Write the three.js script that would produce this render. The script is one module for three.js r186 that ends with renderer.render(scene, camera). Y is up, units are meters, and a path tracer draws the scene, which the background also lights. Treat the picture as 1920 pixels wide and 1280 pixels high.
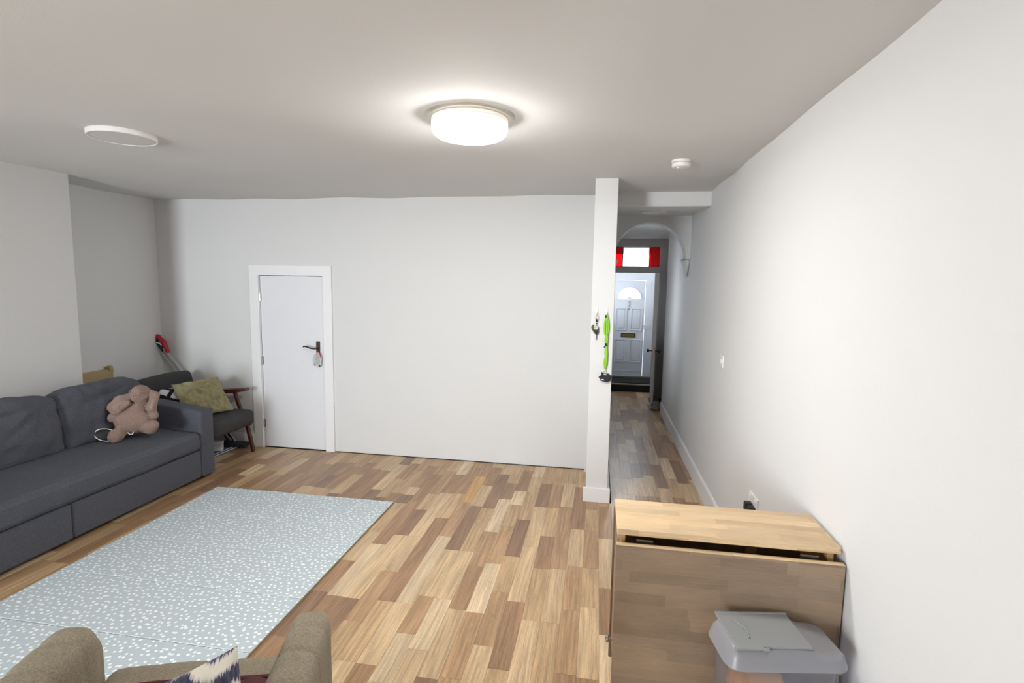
import * as THREE from 'three';
import { RoundedBoxGeometry } from 'three/addons/geometries/RoundedBoxGeometry.js';
import { mergeGeometries, mergeVertices } from 'three/addons/utils/BufferGeometryUtils.js';
import { MarchingCubes } from 'three/addons/objects/MarchingCubes.js';
import { RectAreaLightUniformsLib } from 'three/addons/lights/RectAreaLightUniformsLib.js';
import { createNoise3D, createNoise2D } from 'simplex-noise';

// ---------------------------------------------------------------- camera, sky, lights, exposure
const scene = new THREE.Scene();
const camera = new THREE.PerspectiveCamera(66.03, 1920 / 1280, 0.05, 100);
camera.rotation.order = 'YXZ';
camera.rotation.set(-0.1082, 0.1607, 0.0167);
camera.position.set(0, 1.65, 0);
scene.add(camera);
scene.background = new THREE.Color().setRGB(6.2, 6.6, 7.1);   // bright overcast daylight

const renderer = new THREE.WebGLRenderer({ antialias: true });
renderer.toneMapping = THREE.LinearToneMapping;
renderer.toneMappingExposure = 1.02;
renderer.shadowMap.enabled = true;
RectAreaLightUniformsLib.init();

function daylight(w, h, [x, y, z], look, intensity) {
  const l = new THREE.RectAreaLight(new THREE.Color().setRGB(0.90, 0.96, 1.0), intensity, w, h);
  l.position.set(x, y, z); l.lookAt(...look); l.name = 'window_or_added_daylight'; scene.add(l); return l;
}
daylight(1.1, 1.8, [-3.35, 1.3, 3.33], [-3.35, 1.3, -3], 42.0);          // added daylight: made-up window in the far wall behind the camera
daylight(0.5, 0.22, [0.53, 2.08, -8.93], [0.53, 1.6, -7], 18.0);         // light over the front door
daylight(0.3, 0.5, [0.03, 1.5, -8.55], [2, 1.5, -8.55], 6.0);  // added to brighten the vestibule, from a made-up window
daylight(0.3, 0.8, [0.13, 1.45, -6.2], [2, 1.45, -6.2], 2.0);       // made-up narrow hall window, added to brighten the hall        // made-up vestibule side window, likewise

// ---------------------------------------------------------------- helpers
const rng = (s) => () => { s = (s + 0x6d2b79f5) | 0; let t = Math.imul(s ^ (s >>> 15), 1 | s); t = (t + Math.imul(t ^ (t >>> 7), 61 | t)) ^ t; return ((t ^ (t >>> 14)) >>> 0) / 4294967296; };
const R = rng(7);
const N3 = createNoise3D(rng(11)), N2 = createNoise2D(rng(12));
const V = (x, y, z) => new THREE.Vector3(x, y, z);
const lerp = (a, b, t) => a + (b - a) * t, clamp = (x, a, b) => Math.min(b, Math.max(a, x));
const smooth = (a, b, x) => { const t = clamp((x - a) / (b - a), 0, 1); return t * t * (3 - 2 * t); };
const count = {};
function numbered(n) { const k = count[n] = (count[n] ?? -1) + 1; return k ? n + '_' + String(k).padStart(3, '0') : n; }
function thing(name, label, category, [x, y, z] = [0, 0, 0], turn = 0, group) {
  const o = new THREE.Group(); o.name = numbered(name); o.position.set(x, y, z); o.rotation.y = turn;
  o.userData = { label, category }; if (group) o.userData.group = group; scene.add(o); return o;
}
function struct(name) { const o = new THREE.Group(); o.name = name; o.userData = { kind: 'structure' }; scene.add(o); return o; }
function flat(gs) { return gs.map((g) => { g = g.index ? g.toNonIndexed() : g; for (const k of Object.keys(g.attributes)) if (!['position', 'normal', 'uv'].includes(k)) g.deleteAttribute(k); return g; }); }
function obj(name, geo, mat, parent = scene, label) {
  const gs = Array.isArray(geo) ? geo : [geo];
  const g = gs.length > 1 ? mergeGeometries(flat(gs)) : gs[0];
  const m = new THREE.Mesh(g, mat); m.name = name; m.castShadow = m.receiveShadow = true;
  if (label) m.userData.label = label;
  parent.add(m); return m;
}
function slab(name, geo, mat) { const m = obj(name, geo, mat); m.userData.kind = 'structure'; return m; }
// uv in metres from the dominant normal
function metreUV(g) {
  g = g.index ? g.toNonIndexed() : g; const p = g.attributes.position, n = g.attributes.normal, uv = new Float32Array(p.count * 2);
  for (let i = 0; i < p.count; i++) {
    const ax = Math.abs(n.getX(i)), ay = Math.abs(n.getY(i)), az = Math.abs(n.getZ(i));
    const [u, v] = ax > ay && ax > az ? [p.getZ(i), p.getY(i)] : ay > az ? [p.getX(i), p.getZ(i)] : [p.getX(i), p.getY(i)];
    uv[i * 2] = u; uv[i * 2 + 1] = v;
  }
  g.setAttribute('uv', new THREE.BufferAttribute(uv, 2)); return g;
}
// box from two corners
function bx(x0, x1, y0, y1, z0, z1, r = 0) {
  const w = Math.abs(x1 - x0), h = Math.abs(y1 - y0), d = Math.abs(z1 - z0);
  const g = r ? new RoundedBoxGeometry(w, h, d, 2, Math.min(r, w / 2.01, h / 2.01, d / 2.01)) : new THREE.BoxGeometry(w, h, d);
  g.translate((x0 + x1) / 2, (y0 + y1) / 2, (z0 + z1) / 2); return metreUV(g);
}
function rbox(w, h, d, r, x = 0, y = 0, z = 0, ry = 0, rx = 0, rz = 0) {
  const g = r ? new RoundedBoxGeometry(w, h, d, 2, r) : new THREE.BoxGeometry(w, h, d);
  const u = metreUV(g); u.rotateX(rx); u.rotateZ(rz); u.rotateY(ry); u.translate(x, y, z); return u;
}
// upright panel in the xy plane with holes, z0..z1
function panel(outline, holes, z0, z1, bevel = 0) {
  const s = new THREE.Shape(outline.map(([x, y]) => new THREE.Vector2(x, y)));
  for (const h of holes) s.holes.push(h instanceof THREE.Path ? h : new THREE.Path(h.map(([x, y]) => new THREE.Vector2(x, y))));
  const g = new THREE.ExtrudeGeometry(s, { depth: z1 - z0 - 2 * bevel, bevelEnabled: bevel > 0, bevelSize: bevel, bevelThickness: bevel, bevelOffset: -bevel, bevelSegments: 2, curveSegments: 24 });
  g.translate(0, 0, z0 + bevel); return metreUV(g);
}
const rect = (x0, x1, y0, y1) => [[x0, y0], [x1, y0], [x1, y1], [x0, y1]];
function tube(pts, r, seg = 24, rs = 8, closed = false) { return new THREE.TubeGeometry(new THREE.CatmullRomCurve3(pts.map((p) => V(...p)), closed), seg, r, rs, closed); }
function rod(a, b, r0, r1 = r0, rs = 12) {
  const A = V(...a), B = V(...b), L = A.distanceTo(B), g = new THREE.CylinderGeometry(r1, r0, L, rs, 1);
  g.translate(0, L / 2, 0); g.applyQuaternion(new THREE.Quaternion().setFromUnitVectors(V(0, 1, 0), B.clone().sub(A).normalize())); g.translate(...a); return g;
}
// bar with rectangular section from a to b
function bar(a, b, w, d, r = 0.004) {
  const A = V(...a), B = V(...b), L = A.distanceTo(B), g = new RoundedBoxGeometry(w, L, d, 2, r);
  g.translate(0, L / 2, 0); g.applyQuaternion(new THREE.Quaternion().setFromUnitVectors(V(0, 1, 0), B.clone().sub(A).normalize())); g.translate(...a); return g;
}
function lathe(pts, seg = 48) { return new THREE.LatheGeometry(pts.map(([r, y]) => new THREE.Vector2(r, y)), seg); }
// upholstered block: rounded, bulging faces, soft creases
function soft(w, h, d, { r = 0.03, px = 0.01, py = 0.02, pz = 0.01, wr = 0.004, f = 4, seed = 0, seg = 0.025 } = {}) {
  const n = (l) => Math.max(4, Math.min(60, Math.round(l / seg)));
  let g = new THREE.BoxGeometry(w, h, d, n(w), n(h), n(d)); g.deleteAttribute('uv'); g.deleteAttribute('normal'); g = mergeVertices(g, 1e-5);
  const p = g.attributes.position, a = V(), b = V();
  for (let i = 0; i < p.count; i++) {
    a.fromBufferAttribute(p, i); const u = a.x / (w / 2), v = a.y / (h / 2), t = a.z / (d / 2);
    b.set(clamp(a.x, -w / 2 + r, w / 2 - r), clamp(a.y, -h / 2 + r, h / 2 - r), clamp(a.z, -d / 2 + r, d / 2 - r));
    const o = a.clone().sub(b); if (o.lengthSq() > 0) a.copy(b).add(o.normalize().multiplyScalar(r));
    const q = (x) => 1 - x * x;
    a.x += Math.sign(u) * (Math.abs(u) ** 3) * px * q(v) * q(t); a.y += Math.sign(v) * (Math.abs(v) ** 3) * py * q(u) * q(t); a.z += Math.sign(t) * (Math.abs(t) ** 3) * pz * q(u) * q(v);
    const k = wr * (N3(a.x * f + seed, a.y * f * 1.6, a.z * f) + 0.5 * N3(a.x * f * 2.7, a.y * f * 2.2 + seed, a.z * f * 2.7));
    a.addScaledVector(V(u, v, t).normalize(), k); p.setXYZ(i, a.x, a.y, a.z);
  }
  g.computeVertexNormals(); return softUV(g);
}
function softUV(g) {      // per-vertex dominant-axis uv in metres, keeps smooth normals
  const n = g.attributes.normal; g = g.toNonIndexed(); const p = g.attributes.position, m = g.attributes.normal, uv = new Float32Array(p.count * 2);
  for (let i = 0; i < p.count; i += 3) {
    const s = V(); for (let k = 0; k < 3; k++) s.add(V(m.getX(i + k), m.getY(i + k), m.getZ(i + k)));
    const ax = Math.abs(s.x), ay = Math.abs(s.y), az = Math.abs(s.z);
    for (let k = i; k < i + 3; k++) { const [u, v] = ax > ay && ax > az ? [p.getZ(k), p.getY(k)] : ay > az ? [p.getX(k), p.getZ(k)] : [p.getX(k), p.getY(k)]; uv[2 * k] = u; uv[2 * k + 1] = v; }
  }
  g.setAttribute('uv', new THREE.BufferAttribute(uv, 2)); return g;
}
// scatter cushion lying in its own xy plane, thickness along z
function pillow(w, h, t, { seed = 0, wr = 0.012, ear = 0.05, fold = 0, n = 44 } = {}) {
  const pos = [], uv = [], idx = [];
  for (const s of [1, -1]) for (let j = 0; j <= n; j++) for (let i = 0; i <= n; i++) {
    const u = i / n * 2 - 1, v = j / n * 2 - 1, e = (1 - Math.abs(u) ** 2.6) * (1 - Math.abs(v) ** 2.6);
    const pin = 1 - ear * (1 - v * v) * Math.abs(u), pin2 = 1 - ear * (1 - u * u) * Math.abs(v);
    let x = u * w / 2 * pin, y = v * h / 2 * pin2, z = s * t / 2 * Math.pow(Math.max(e, 0), 0.5);
    const q = Math.min(1, e * 4);
    z += q * wr * (N2(u * 2.2 + seed, v * 2.2) + 0.5 * N2(u * 5 + seed, v * 3.1 + 9)) ;
    if (fold) { const dd = v - fold - 0.18 * u; z -= s * 0.03 * Math.exp(-dd * dd / 0.006) * q; }
    pos.push(x, y, z); uv.push(i / n, j / n);
  }
  const m = (n + 1) * (n + 1);
  for (const s of [0, 1]) for (let j = 0; j < n; j++) for (let i = 0; i < n; i++) { const a = s * m + j * (n + 1) + i, b = a + 1, c = a + n + 1, d = c + 1; s ? idx.push(a, c, b, b, c, d) : idx.push(a, b, c, b, d, c); }
  const g = new THREE.BufferGeometry(); g.setAttribute('position', new THREE.Float32BufferAttribute(pos, 3)); g.setAttribute('uv', new THREE.Float32BufferAttribute(uv, 2)); g.setIndex(idx); g.computeVertexNormals(); return g;
}
// tapered capsules joined with a smooth minimum, meshed
function blob(caps, N, k = 0.02, bump = 0, bf = 60) {
  const lo = V(9, 9, 9), hi = V(-9, -9, -9);
  for (const [a, b, ra, rb] of caps) for (const [q, r] of [[a, ra], [b, rb]]) { lo.min(V(q[0] - r, q[1] - r, q[2] - r)); hi.max(V(q[0] + r, q[1] + r, q[2] + r)); }
  const c = lo.clone().add(hi).multiplyScalar(0.5), S = Math.max(hi.x - lo.x, hi.y - lo.y, hi.z - lo.z) / 2 * 1.14 + 0.01;
  const mc = new MarchingCubes(N, new THREE.MeshStandardMaterial(), false, false, 120000); mc.isolation = 0;
  const C = caps.map(([a, b, ra, rb]) => [V(...a), V(...b), ra, rb]), p = V(), ab = V(), ap = V();
  let i = 0;
  for (let z = 0; z < N; z++) for (let y = 0; y < N; y++) for (let x = 0; x < N; x++, i++) {
    p.set((x - N / 2) / (N / 2) * S + c.x, (y - N / 2) / (N / 2) * S + c.y, (z - N / 2) / (N / 2) * S + c.z); let s = 0;
    for (const [a, b, ra, rb] of C) { ab.subVectors(b, a); ap.subVectors(p, a); const t = clamp(ap.dot(ab) / (ab.lengthSq() + 1e-9), 0, 1); s += Math.exp(-(ap.addScaledVector(ab, -t).length() - lerp(ra, rb, t)) / k); }
    mc.field[i] = k * Math.log(s + 1e-30) + (bump ? bump * N3(p.x * bf, p.y * bf, p.z * bf) : 0);
  }
  mc.update();
  let g = new THREE.BufferGeometry(); const src = mc.positionArray.slice(0, mc.count * 3);
  for (let j = 0; j < src.length; j += 3) { src[j] = src[j] * S + c.x; src[j + 1] = src[j + 1] * S + c.y; src[j + 2] = src[j + 2] * S + c.z; }
  g.setAttribute('position', new THREE.BufferAttribute(src, 3)); g = mergeVertices(g, 1e-5); g.computeVertexNormals(); return softUV(g);
}
// put a pillow with one upper corner at T, one edge along A, the other down along B; side -1: T is its left corner, 1: its right corner
function stand(o, T, A, B, w, h, side) {
  const a = V(...A).normalize(), b = V(...B), e = b.addScaledVector(a, -b.dot(a)).normalize(), ex = a.clone().multiplyScalar(-side), ey = e.clone().negate();
  o.quaternion.setFromRotationMatrix(new THREE.Matrix4().makeBasis(ex, ey, ex.clone().cross(ey)));
  o.position.set(...T).addScaledVector(a, w / 2).addScaledVector(e, h / 2);
}
// flat ribbon along points, its width along 'across'
function ribbon(pts, w, t, across = [1, 0, 0], seg = 40) {
  const c = new THREE.CatmullRomCurve3(pts.map((p) => V(...p))), pos = [], idx = [], A = V(...across);
  for (let i = 0; i <= seg; i++) {
    const P = c.getPoint(i / seg), T = c.getTangent(i / seg), n = T.clone().cross(A).normalize(), s = n.clone().cross(T).normalize();
    for (const [a, b] of [[-1, -1], [1, -1], [1, 1], [-1, 1]]) { const q = P.clone().addScaledVector(s, a * w / 2).addScaledVector(n, b * t / 2); pos.push(q.x, q.y, q.z); }
    if (i < seg) for (let k = 0; k < 4; k++) { const a = i * 4 + k, b = i * 4 + (k + 1) % 4; idx.push(a, b, a + 4, b, b + 4, a + 4); }
  }
  let g = new THREE.BufferGeometry(); g.setAttribute('position', new THREE.Float32BufferAttribute(pos, 3)); g.setIndex(idx); g = g.toNonIndexed(); g.computeVertexNormals();
  g.setAttribute('uv', new THREE.Float32BufferAttribute(new Float32Array(g.attributes.position.count * 2), 2)); return g;
}

// ---------------------------------------------------------------- textures
function tex(w, h, f, srgb = true, rep = [1, 1]) {
  const d = new Uint8Array(w * h * 4);
  for (let y = 0; y < h; y++) for (let x = 0; x < w; x++) { const c = f(x / w, y / h, x, y), i = (y * w + x) * 4, a = Array.isArray(c) ? c : [c, c, c]; for (let k = 0; k < 3; k++) d[i + k] = clamp(a[k] * 255, 0, 255); d[i + 3] = 255; }
  const t = new THREE.DataTexture(d, w, h); t.wrapS = t.wrapT = THREE.RepeatWrapping; t.magFilter = THREE.LinearFilter; t.minFilter = THREE.LinearMipmapLinearFilter; t.generateMipmaps = true;
  if (srgb) t.colorSpace = THREE.SRGBColorSpace; t.repeat.set(...rep); t.needsUpdate = true; return t;
}
const TAU = Math.PI * 2;
// periodic noise over the unit square
function pn(u, v, fu, fv, s = 0) { const a = u * TAU, b = v * TAU; return N3(Math.cos(a) * fu / TAU + s, Math.sin(a) * fu / TAU + Math.cos(b) * fv / TAU * 1.7, Math.sin(b) * fv / TAU + s * 0.7); }
const wallBump = tex(512, 512, (u, v) => 0.5 + 0.22 * pn(u, v, 60, 60) + 0.16 * pn(u, v, 130, 130, 5) + 0.1 * pn(u, v, 9, 9, 2), false, [1.6, 1.6]);
// floor grain: v along the length (1.2 m), u across (0.095 m)
const grain = tex(512, 1024, (u, v) => {
  const warp = 0.9 * pn(u, v, 2.5, 2.2, 3) + 0.25 * pn(u, v, 7, 5, 8), c = Math.sin((u * 44 + warp * 3) * TAU) * 0.5 + 0.5;
  const fine = pn(u, v, 170, 9, 1), mid = pn(u, v, 34, 2.5, 4), pore = pn(u, v, 200, 22, 6) > 0.5 ? -0.07 : 0;
  const t = 0.88 + 0.06 * fine + 0.06 * mid + 0.075 * pn(u, v, 13, 1.6, 12) - 0.05 * c * (0.6 + 0.6 * pn(u, v, 5, 3, 2)) + pore + 0.03 * pn(u, v, 4, 3, 9);
  return [t, t * 0.985, t * 0.965];
}, true, [1 / 0.38, 1 / 1.2]);
// butcher-block birch: staves along u
const stave = (() => { const q = rng(5), rows = []; for (let r = 0; r < 18; r++) { const cuts = [q() * 0.3]; while (cuts[cuts.length - 1] < 1) cuts.push(cuts[cuts.length - 1] + 0.22 + q() * 0.3); rows.push(cuts.map((c) => [c, q(), q()])); } return rows; })();
const birch = tex(1024, 1024, (u, v) => {
  const r = Math.floor(v * 18) % 18, row = stave[r]; let k = 0; while (k < row.length - 1 && row[k][0] < u) k++; const tone = row[k][1], hue = row[k][2];
  const g = pn(u, v, 8, 130, 2) * 0.03 + pn(u, v, 25, 260, 7) * 0.02 + pn(u, v, 5, 9, 4) * 0.025;
  const t = 0.86 + (tone - 0.5) * 0.13 + g; return [t * 1.0, t * (0.975 - hue * 0.02), t * (0.93 - hue * 0.05)];
}, true, [1 / 0.85, 1 / 0.75]);
const weave = tex(256, 256, (u, v, x, y) => { const a = (Math.sin(x * 0.785) * 0.5 + 0.5) * (Math.sin(y * 0.785 + (x >> 2) * 3.14) * 0.5 + 0.5); return 0.78 + 0.2 * a + 0.16 * pn(u, v, 60, 60, 3) + 0.07 * pn(u, v, 12, 12, 1); }, true, [9, 9]);
const weaveBump = tex(256, 256, (u, v, x, y) => 0.5 + 0.25 * Math.sin(x * 0.785) * Math.sin(y * 0.785) + 0.25 * pn(u, v, 80, 80, 3), false, [9, 9]);
const fur = tex(256, 256, (u, v) => 0.5 + 0.4 * pn(u, v, 40, 40, 2) + 0.25 * pn(u, v, 90, 90, 4), false, [6, 6]);
const furColor = tex(256, 256, (u, v) => 0.86 + 0.12 * pn(u, v, 30, 30, 2) + 0.06 * pn(u, v, 80, 80, 4), true, [6, 6]);
// play mat print: one tile is 0.6 m square
const spots = (() => { const q = rng(21), l = []; const n = 19; for (let j = 0; j < n; j++) for (let i = 0; i < n; i++) l.push([(i + 0.5 + (j % 2) * 0.5 + (q() - 0.5) * 0.75) / n, (j + 0.5 + (q() - 0.5) * 0.75) / n, 0.0062 + q() * 0.0035, 0.0055 + q() * 0.0022, (q() - 0.5) * 1.6]); return l; })();
const matPrint = (() => {
  const S = 1024, d = new Uint8Array(S * S * 4); for (let i = 0; i < S * S; i++) { d.set([184, 194, 199, 255], i * 4); }
  for (const [x, y, a, b, t] of spots) { const A = a / 0.6 * S, B = b / 0.6 * S, ct = Math.cos(t), st = Math.sin(t), m = Math.ceil(A + 3);
    for (let j = -m; j <= m; j++) for (let i = -m; i <= m; i++) { const p = (i * ct + j * st) / A, r = (-i * st + j * ct) / B, e = p * p + r * r + 0.22 * N2(x * 50 + i * 0.12, y * 50 + j * 0.12); const k = clamp((1 - e) * 4, 0, 1); if (k <= 0) continue;
      const X = (Math.round(x * S) + i + S) % S, Y = (Math.round(y * S) + j + S) % S, o = (Y * S + X) * 4; for (let c = 0; c < 3; c++) d[o + c] = lerp(d[o + c], [238, 243, 244][c], k); } }
  const t = new THREE.DataTexture(d, S, S); t.wrapS = t.wrapT = THREE.RepeatWrapping; t.magFilter = THREE.LinearFilter; t.minFilter = THREE.LinearMipmapLinearFilter; t.generateMipmaps = true; t.colorSpace = THREE.SRGBColorSpace; t.repeat.set(1 / 0.6, 1 / 0.6); t.needsUpdate = true; return t;
})();
// ikat print: brushed navy bands on cream
const ikat = tex(512, 512, (u, v) => {
  const rag = 0.06 * N2(u * 60, v * 3) + 0.03 * N2(u * 140, v * 8);
  const w = v * 3.2 + 0.35 * Math.sin(u * 9) + rag * 1.6 + 0.15 * N2(u * 4, v * 4), f = w - Math.floor(w), k = smooth(0.5, 0.56, f) * (1 - smooth(0.86, 0.93, f)), g = smooth(0.42, 0.5, f) * (1 - k) * 0.35;
  const base = [0.86, 0.84, 0.8], navy = [0.13, 0.14, 0.27], vi = [0.5, 0.47, 0.6]; return base.map((b, i) => lerp(lerp(b, vi[i], g), navy[i], k * (0.85 + 0.15 * N2(u * 90, v * 5))));
});
const monochrome = tex(256, 256, (u, v) => { const a = Math.abs(((u + v) * 3) % 1 - 0.5) < 0.16 || Math.hypot(u - 0.5, v - 0.5) % 0.22 < 0.07; return a ? [0.06, 0.06, 0.09] : [0.82, 0.82, 0.84]; });
const tagPrint = tex(128, 160, (u, v) => { const ink = (N2(u * 9, v * 30) > 0.25 && Math.abs(u - 0.5) < 0.33 && v > 0.15 && v < 0.85 && Math.sin(v * 60) > -0.2) || (v < 0.2 && (Math.hypot(u - 0.2, (v - 0.1) * 1.2) < 0.1 || Math.hypot(u - 0.8, (v - 0.1) * 1.2) < 0.11)); return ink ? [0.3, 0.3, 0.33] : [0.76, 0.77, 0.78]; });

// ---------------------------------------------------------------- materials
const std = (hex, rough = 0.7, o = {}) => new THREE.MeshStandardMaterial({ color: hex, roughness: rough, ...o });
const M = {
  wall: std(0xd7d7d7, 0.86, { bumpMap: wallBump, bumpScale: 0.0007 }),
  ceiling: std(0xd2d2d1, 0.92, { bumpMap: wallBump, bumpScale: 0.0004 }), rearWall: std(0x74777a, 0.85, { bumpMap: wallBump, bumpScale: 0.0008 }),
  gloss: std(0xe8e8ea, 0.42), trim: std(0xe6e6e6, 0.5), doorPaint: std(0xdfe0e4, 0.5, { bumpMap: wallBump, bumpScale: 0.0004 }),
  upvc: std(0xe2e7f0, 0.3), hallPaint: std(0xc9c7c4, 0.5),
  dark: std(0x1c1a18, 0.8), subfloor: std(0x3a2f26, 0.9), metal: std(0x8d8880, 0.3, { metalness: 1 }), chrome: std(0xc8c8c8, 0.18, { metalness: 1 }), bronze: std(0x55483c, 0.38, { metalness: 1 }), brass: std(0x9a8a55, 0.35, { metalness: 1 }),
  nickel: std(0xcfcabf, 0.32, { metalness: 0.55 }),
  sofa: std(0x686b76, 0.97, { map: weave, bumpMap: weaveBump, bumpScale: 0.0015 }),
  chairGrey: std(0x4b4a4c, 0.97, { map: weave, bumpMap: weaveBump, bumpScale: 0.0012 }),
  tan: std(0xa89c86, 0.97, { map: weave, bumpMap: weaveBump, bumpScale: 0.0015 }),
  olive: std(0xbdb48a, 0.95, { map: weave, bumpMap: weaveBump, bumpScale: 0.001 }),
  ikat: std(0xf2efe8, 0.9, { map: ikat }), monochrome: std(0xffffff, 0.9, { map: monochrome }),
  velvet: new THREE.MeshPhysicalMaterial({ color: 0x4a1c22, roughness: 0.8, sheen: 1, sheenRoughness: 0.4, sheenColor: new THREE.Color(0x8a4a50) }),
  plush: new THREE.MeshPhysicalMaterial({ color: 0xbfa396, roughness: 1, sheen: 0.6, sheenColor: new THREE.Color(0xc9ada0), map: furColor, bumpMap: fur, bumpScale: 0.006 }),
  plushPale: new THREE.MeshPhysicalMaterial({ color: 0xcdb3a4, roughness: 1, sheen: 0.6, map: furColor, bumpMap: fur, bumpScale: 0.006 }),
  plushNose: std(0xa56f6c, 0.9, { bumpMap: fur, bumpScale: 0.002 }),
  walnut: std(0x5e3320, 0.42, { map: grain }),
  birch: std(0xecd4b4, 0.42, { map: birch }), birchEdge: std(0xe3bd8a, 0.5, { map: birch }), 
  birchShaded: std(0xa3907f, 0.45, { map: birch }),  // birch darkened to carry the shade on the folded table leaf
  red: std(0xb0122c, 0.4), black: std(0x17171a, 0.5), blackSoft: std(0x26262c, 0.85), white: std(0xeeeeee, 0.5), whitePlastic: std(0xe6e4e2, 0.35),
  lime: std(0x86c21e, 0.6), green: std(0x3f5a30, 0.7), lead: std(0x4a4442, 0.5, { metalness: 0.5 }),
  cardboard: std(0xb09a72, 0.9), blue: std(0x35506b, 0.85), blueTrim: std(0xb9c8d2, 0.8), greyCloth: std(0x77736e, 0.95),
  mat: std(0xffffff, 0.55, { map: matPrint }), matEdge: std(0x8a7f63, 0.8),
  stepDark: std(0x2b2e2c, 0.9), stepMat: std(0x3d3a37, 0.95), nosing: std(0xa8a49a, 0.45, { metalness: 0.6 }),
  pane: new THREE.MeshPhysicalMaterial({ color: 0xffffff, roughness: 0.02, transmission: 1, thickness: 0, ior: 1.45 }),
  frosted: new THREE.MeshPhysicalMaterial({ color: 0xffffff, roughness: 0.55, transmission: 1, thickness: 0, ior: 1.45 }),
  redGlass: new THREE.MeshPhysicalMaterial({ color: 0xd01028, roughness: 0.08, transmission: 1, thickness: 0, ior: 1.5 }),
  milky: new THREE.MeshPhysicalMaterial({ color: 0xeaeaf0, roughness: 0.12, transmission: 0.93, thickness: 0, ior: 1.49 }),
  milkyLid: new THREE.MeshPhysicalMaterial({ color: 0xa9a9af, roughness: 0.35, transmission: 0.4, thickness: 0, ior: 1.49 }),
  flap: new THREE.MeshPhysicalMaterial({ color: 0x939697, roughness: 0.35, transmission: 0.12, thickness: 0, ior: 1.49 }),
  orange: std(0xd68f30, 0.6), contents: std(0x4b4753, 0.9), diffuserOff: std(0xd6d5d4, 0.5),
  glow: new THREE.MeshStandardMaterial({ color: 0xffffff, roughness: 0.5, emissive: 0xfffaf2, emissiveIntensity: 2.2 }),
};
const birchTop = M.birch;

// ---------------------------------------------------------------- room shell
const XR = 0.869, XL = -4.34, XB = -3.99, D = -4.64, H = 2.417, HH = 2.34, ZR = 3.4;
// walls ------------------------------------------------------------------
slab('wall_back', panel([[XL - 0.1, -0.1], [-3.245, -0.1], [-3.245, 1.708], [-2.562, 1.708], [-2.562, -0.1], [-0.047, -0.1], [-0.047, H + 0.1], [XL - 0.1, H + 0.1]], [], D - 0.12, D), M.wall);
slab('wall_nib', [bx(-0.047, 0.118, -0.1, H + 0.02, D - 0.12, -3.945, 0.004), panel([[-0.075, 0], [-0.047, 0], [-0.047, 0.035]], [], D, D + 0.06)], M.wall);
const sideWall = (z0, z1, x, t, hole) => { const g = panel([[-z1, -0.1], [-z0, -0.1], [-z0, HH + 0.1], [-z1, HH + 0.1]], [hole], 0, t); g.rotateY(Math.PI / 2); g.translate(x, 0, 0); return g; };
slab('wall_hall', sideWall(-7.05, D - 0.119, 0.0, 0.118, rect(6.0, 6.4, 1.0, 1.9)), M.wall);
slab('wall_right', bx(XR, XR + 0.12, -0.1, H + 0.1, -7.05, ZR + 0.1), M.wall);
slab('wall_left', (() => { const g = panel([[-ZR - 0.1, -0.1], [-D + 0.12, -0.1], [-D + 0.12, H + 0.1], [-ZR - 0.1, H + 0.1]], [], 0, 0.12); g.rotateY(Math.PI / 2); g.translate(XL - 0.12, 0, 0); return g; })(), M.wall);
slab('wall_chimney', bx(XL - 0.02, XB, -0.1, H + 0.02, -3.49, -1.9, 0.004), M.wall);
slab('wall_rear', panel([[XL - 0.12, -0.1], [XR + 0.12, -0.1], [XR + 0.12, H + 0.1], [XL - 0.12, H + 0.1]], [rect(-3.95, -2.75, 0.35, 2.25)], ZR, ZR + 0.12), M.rearWall);  // unseen wall, its grey made dark to cut bounced light
// cupboard behind the small door
slab('wall_cupboard', [bx(-3.5, -2.3, -0.1, 1.9, D - 0.85, D - 0.8), bx(-3.5, -3.4, -0.1, 1.9, D - 0.8, D - 0.12), bx(-2.4, -2.3, -0.1, 1.9, D - 0.8, D - 0.12), bx(-3.5, -2.3, 1.85, 1.9, D - 0.8, D - 0.12)], M.wall);
// ceiling, with the slight waviness of old plaster
{
  const g0 = new THREE.PlaneGeometry(XR - XL + 0.3, ZR - D + 0.3, 60, 60); g0.rotateX(Math.PI / 2); g0.translate((XR + XL) / 2, H, (ZR + D) / 2);
  const p = g0.attributes.position; for (let i = 0; i < p.count; i++) p.setY(i, H + 0.009 * N2(p.getX(i) * 1.1 + 3, p.getZ(i) * 0.9)); g0.computeVertexNormals();
  const uv = g0.attributes.uv; for (let i = 0; i < p.count; i++) uv.setXY(i, p.getX(i), p.getZ(i));
  slab('ceiling', [g0, bx(XL - 0.15, XR + 0.15, H + 0.03, H + 0.12, D - 0.15, ZR + 0.15)], M.ceiling);
}
slab('ceiling_hall', bx(-0.1, 1.2, HH, HH + 0.1, -9.15, D - 0.12), M.ceiling);
slab('beam', bx(0.10, XR + 0.01, 2.3, H + 0.02, D - 0.13, -4.5, 0.012), M.wall);
slab('shading_beam_rear', bx(XL - 0.02, XR + 0.02, 2.08, H + 0.02, 0.95, 1.15, 0.01), M.wall);   // added beam behind the camera, unseen, shades the near ceiling
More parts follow.
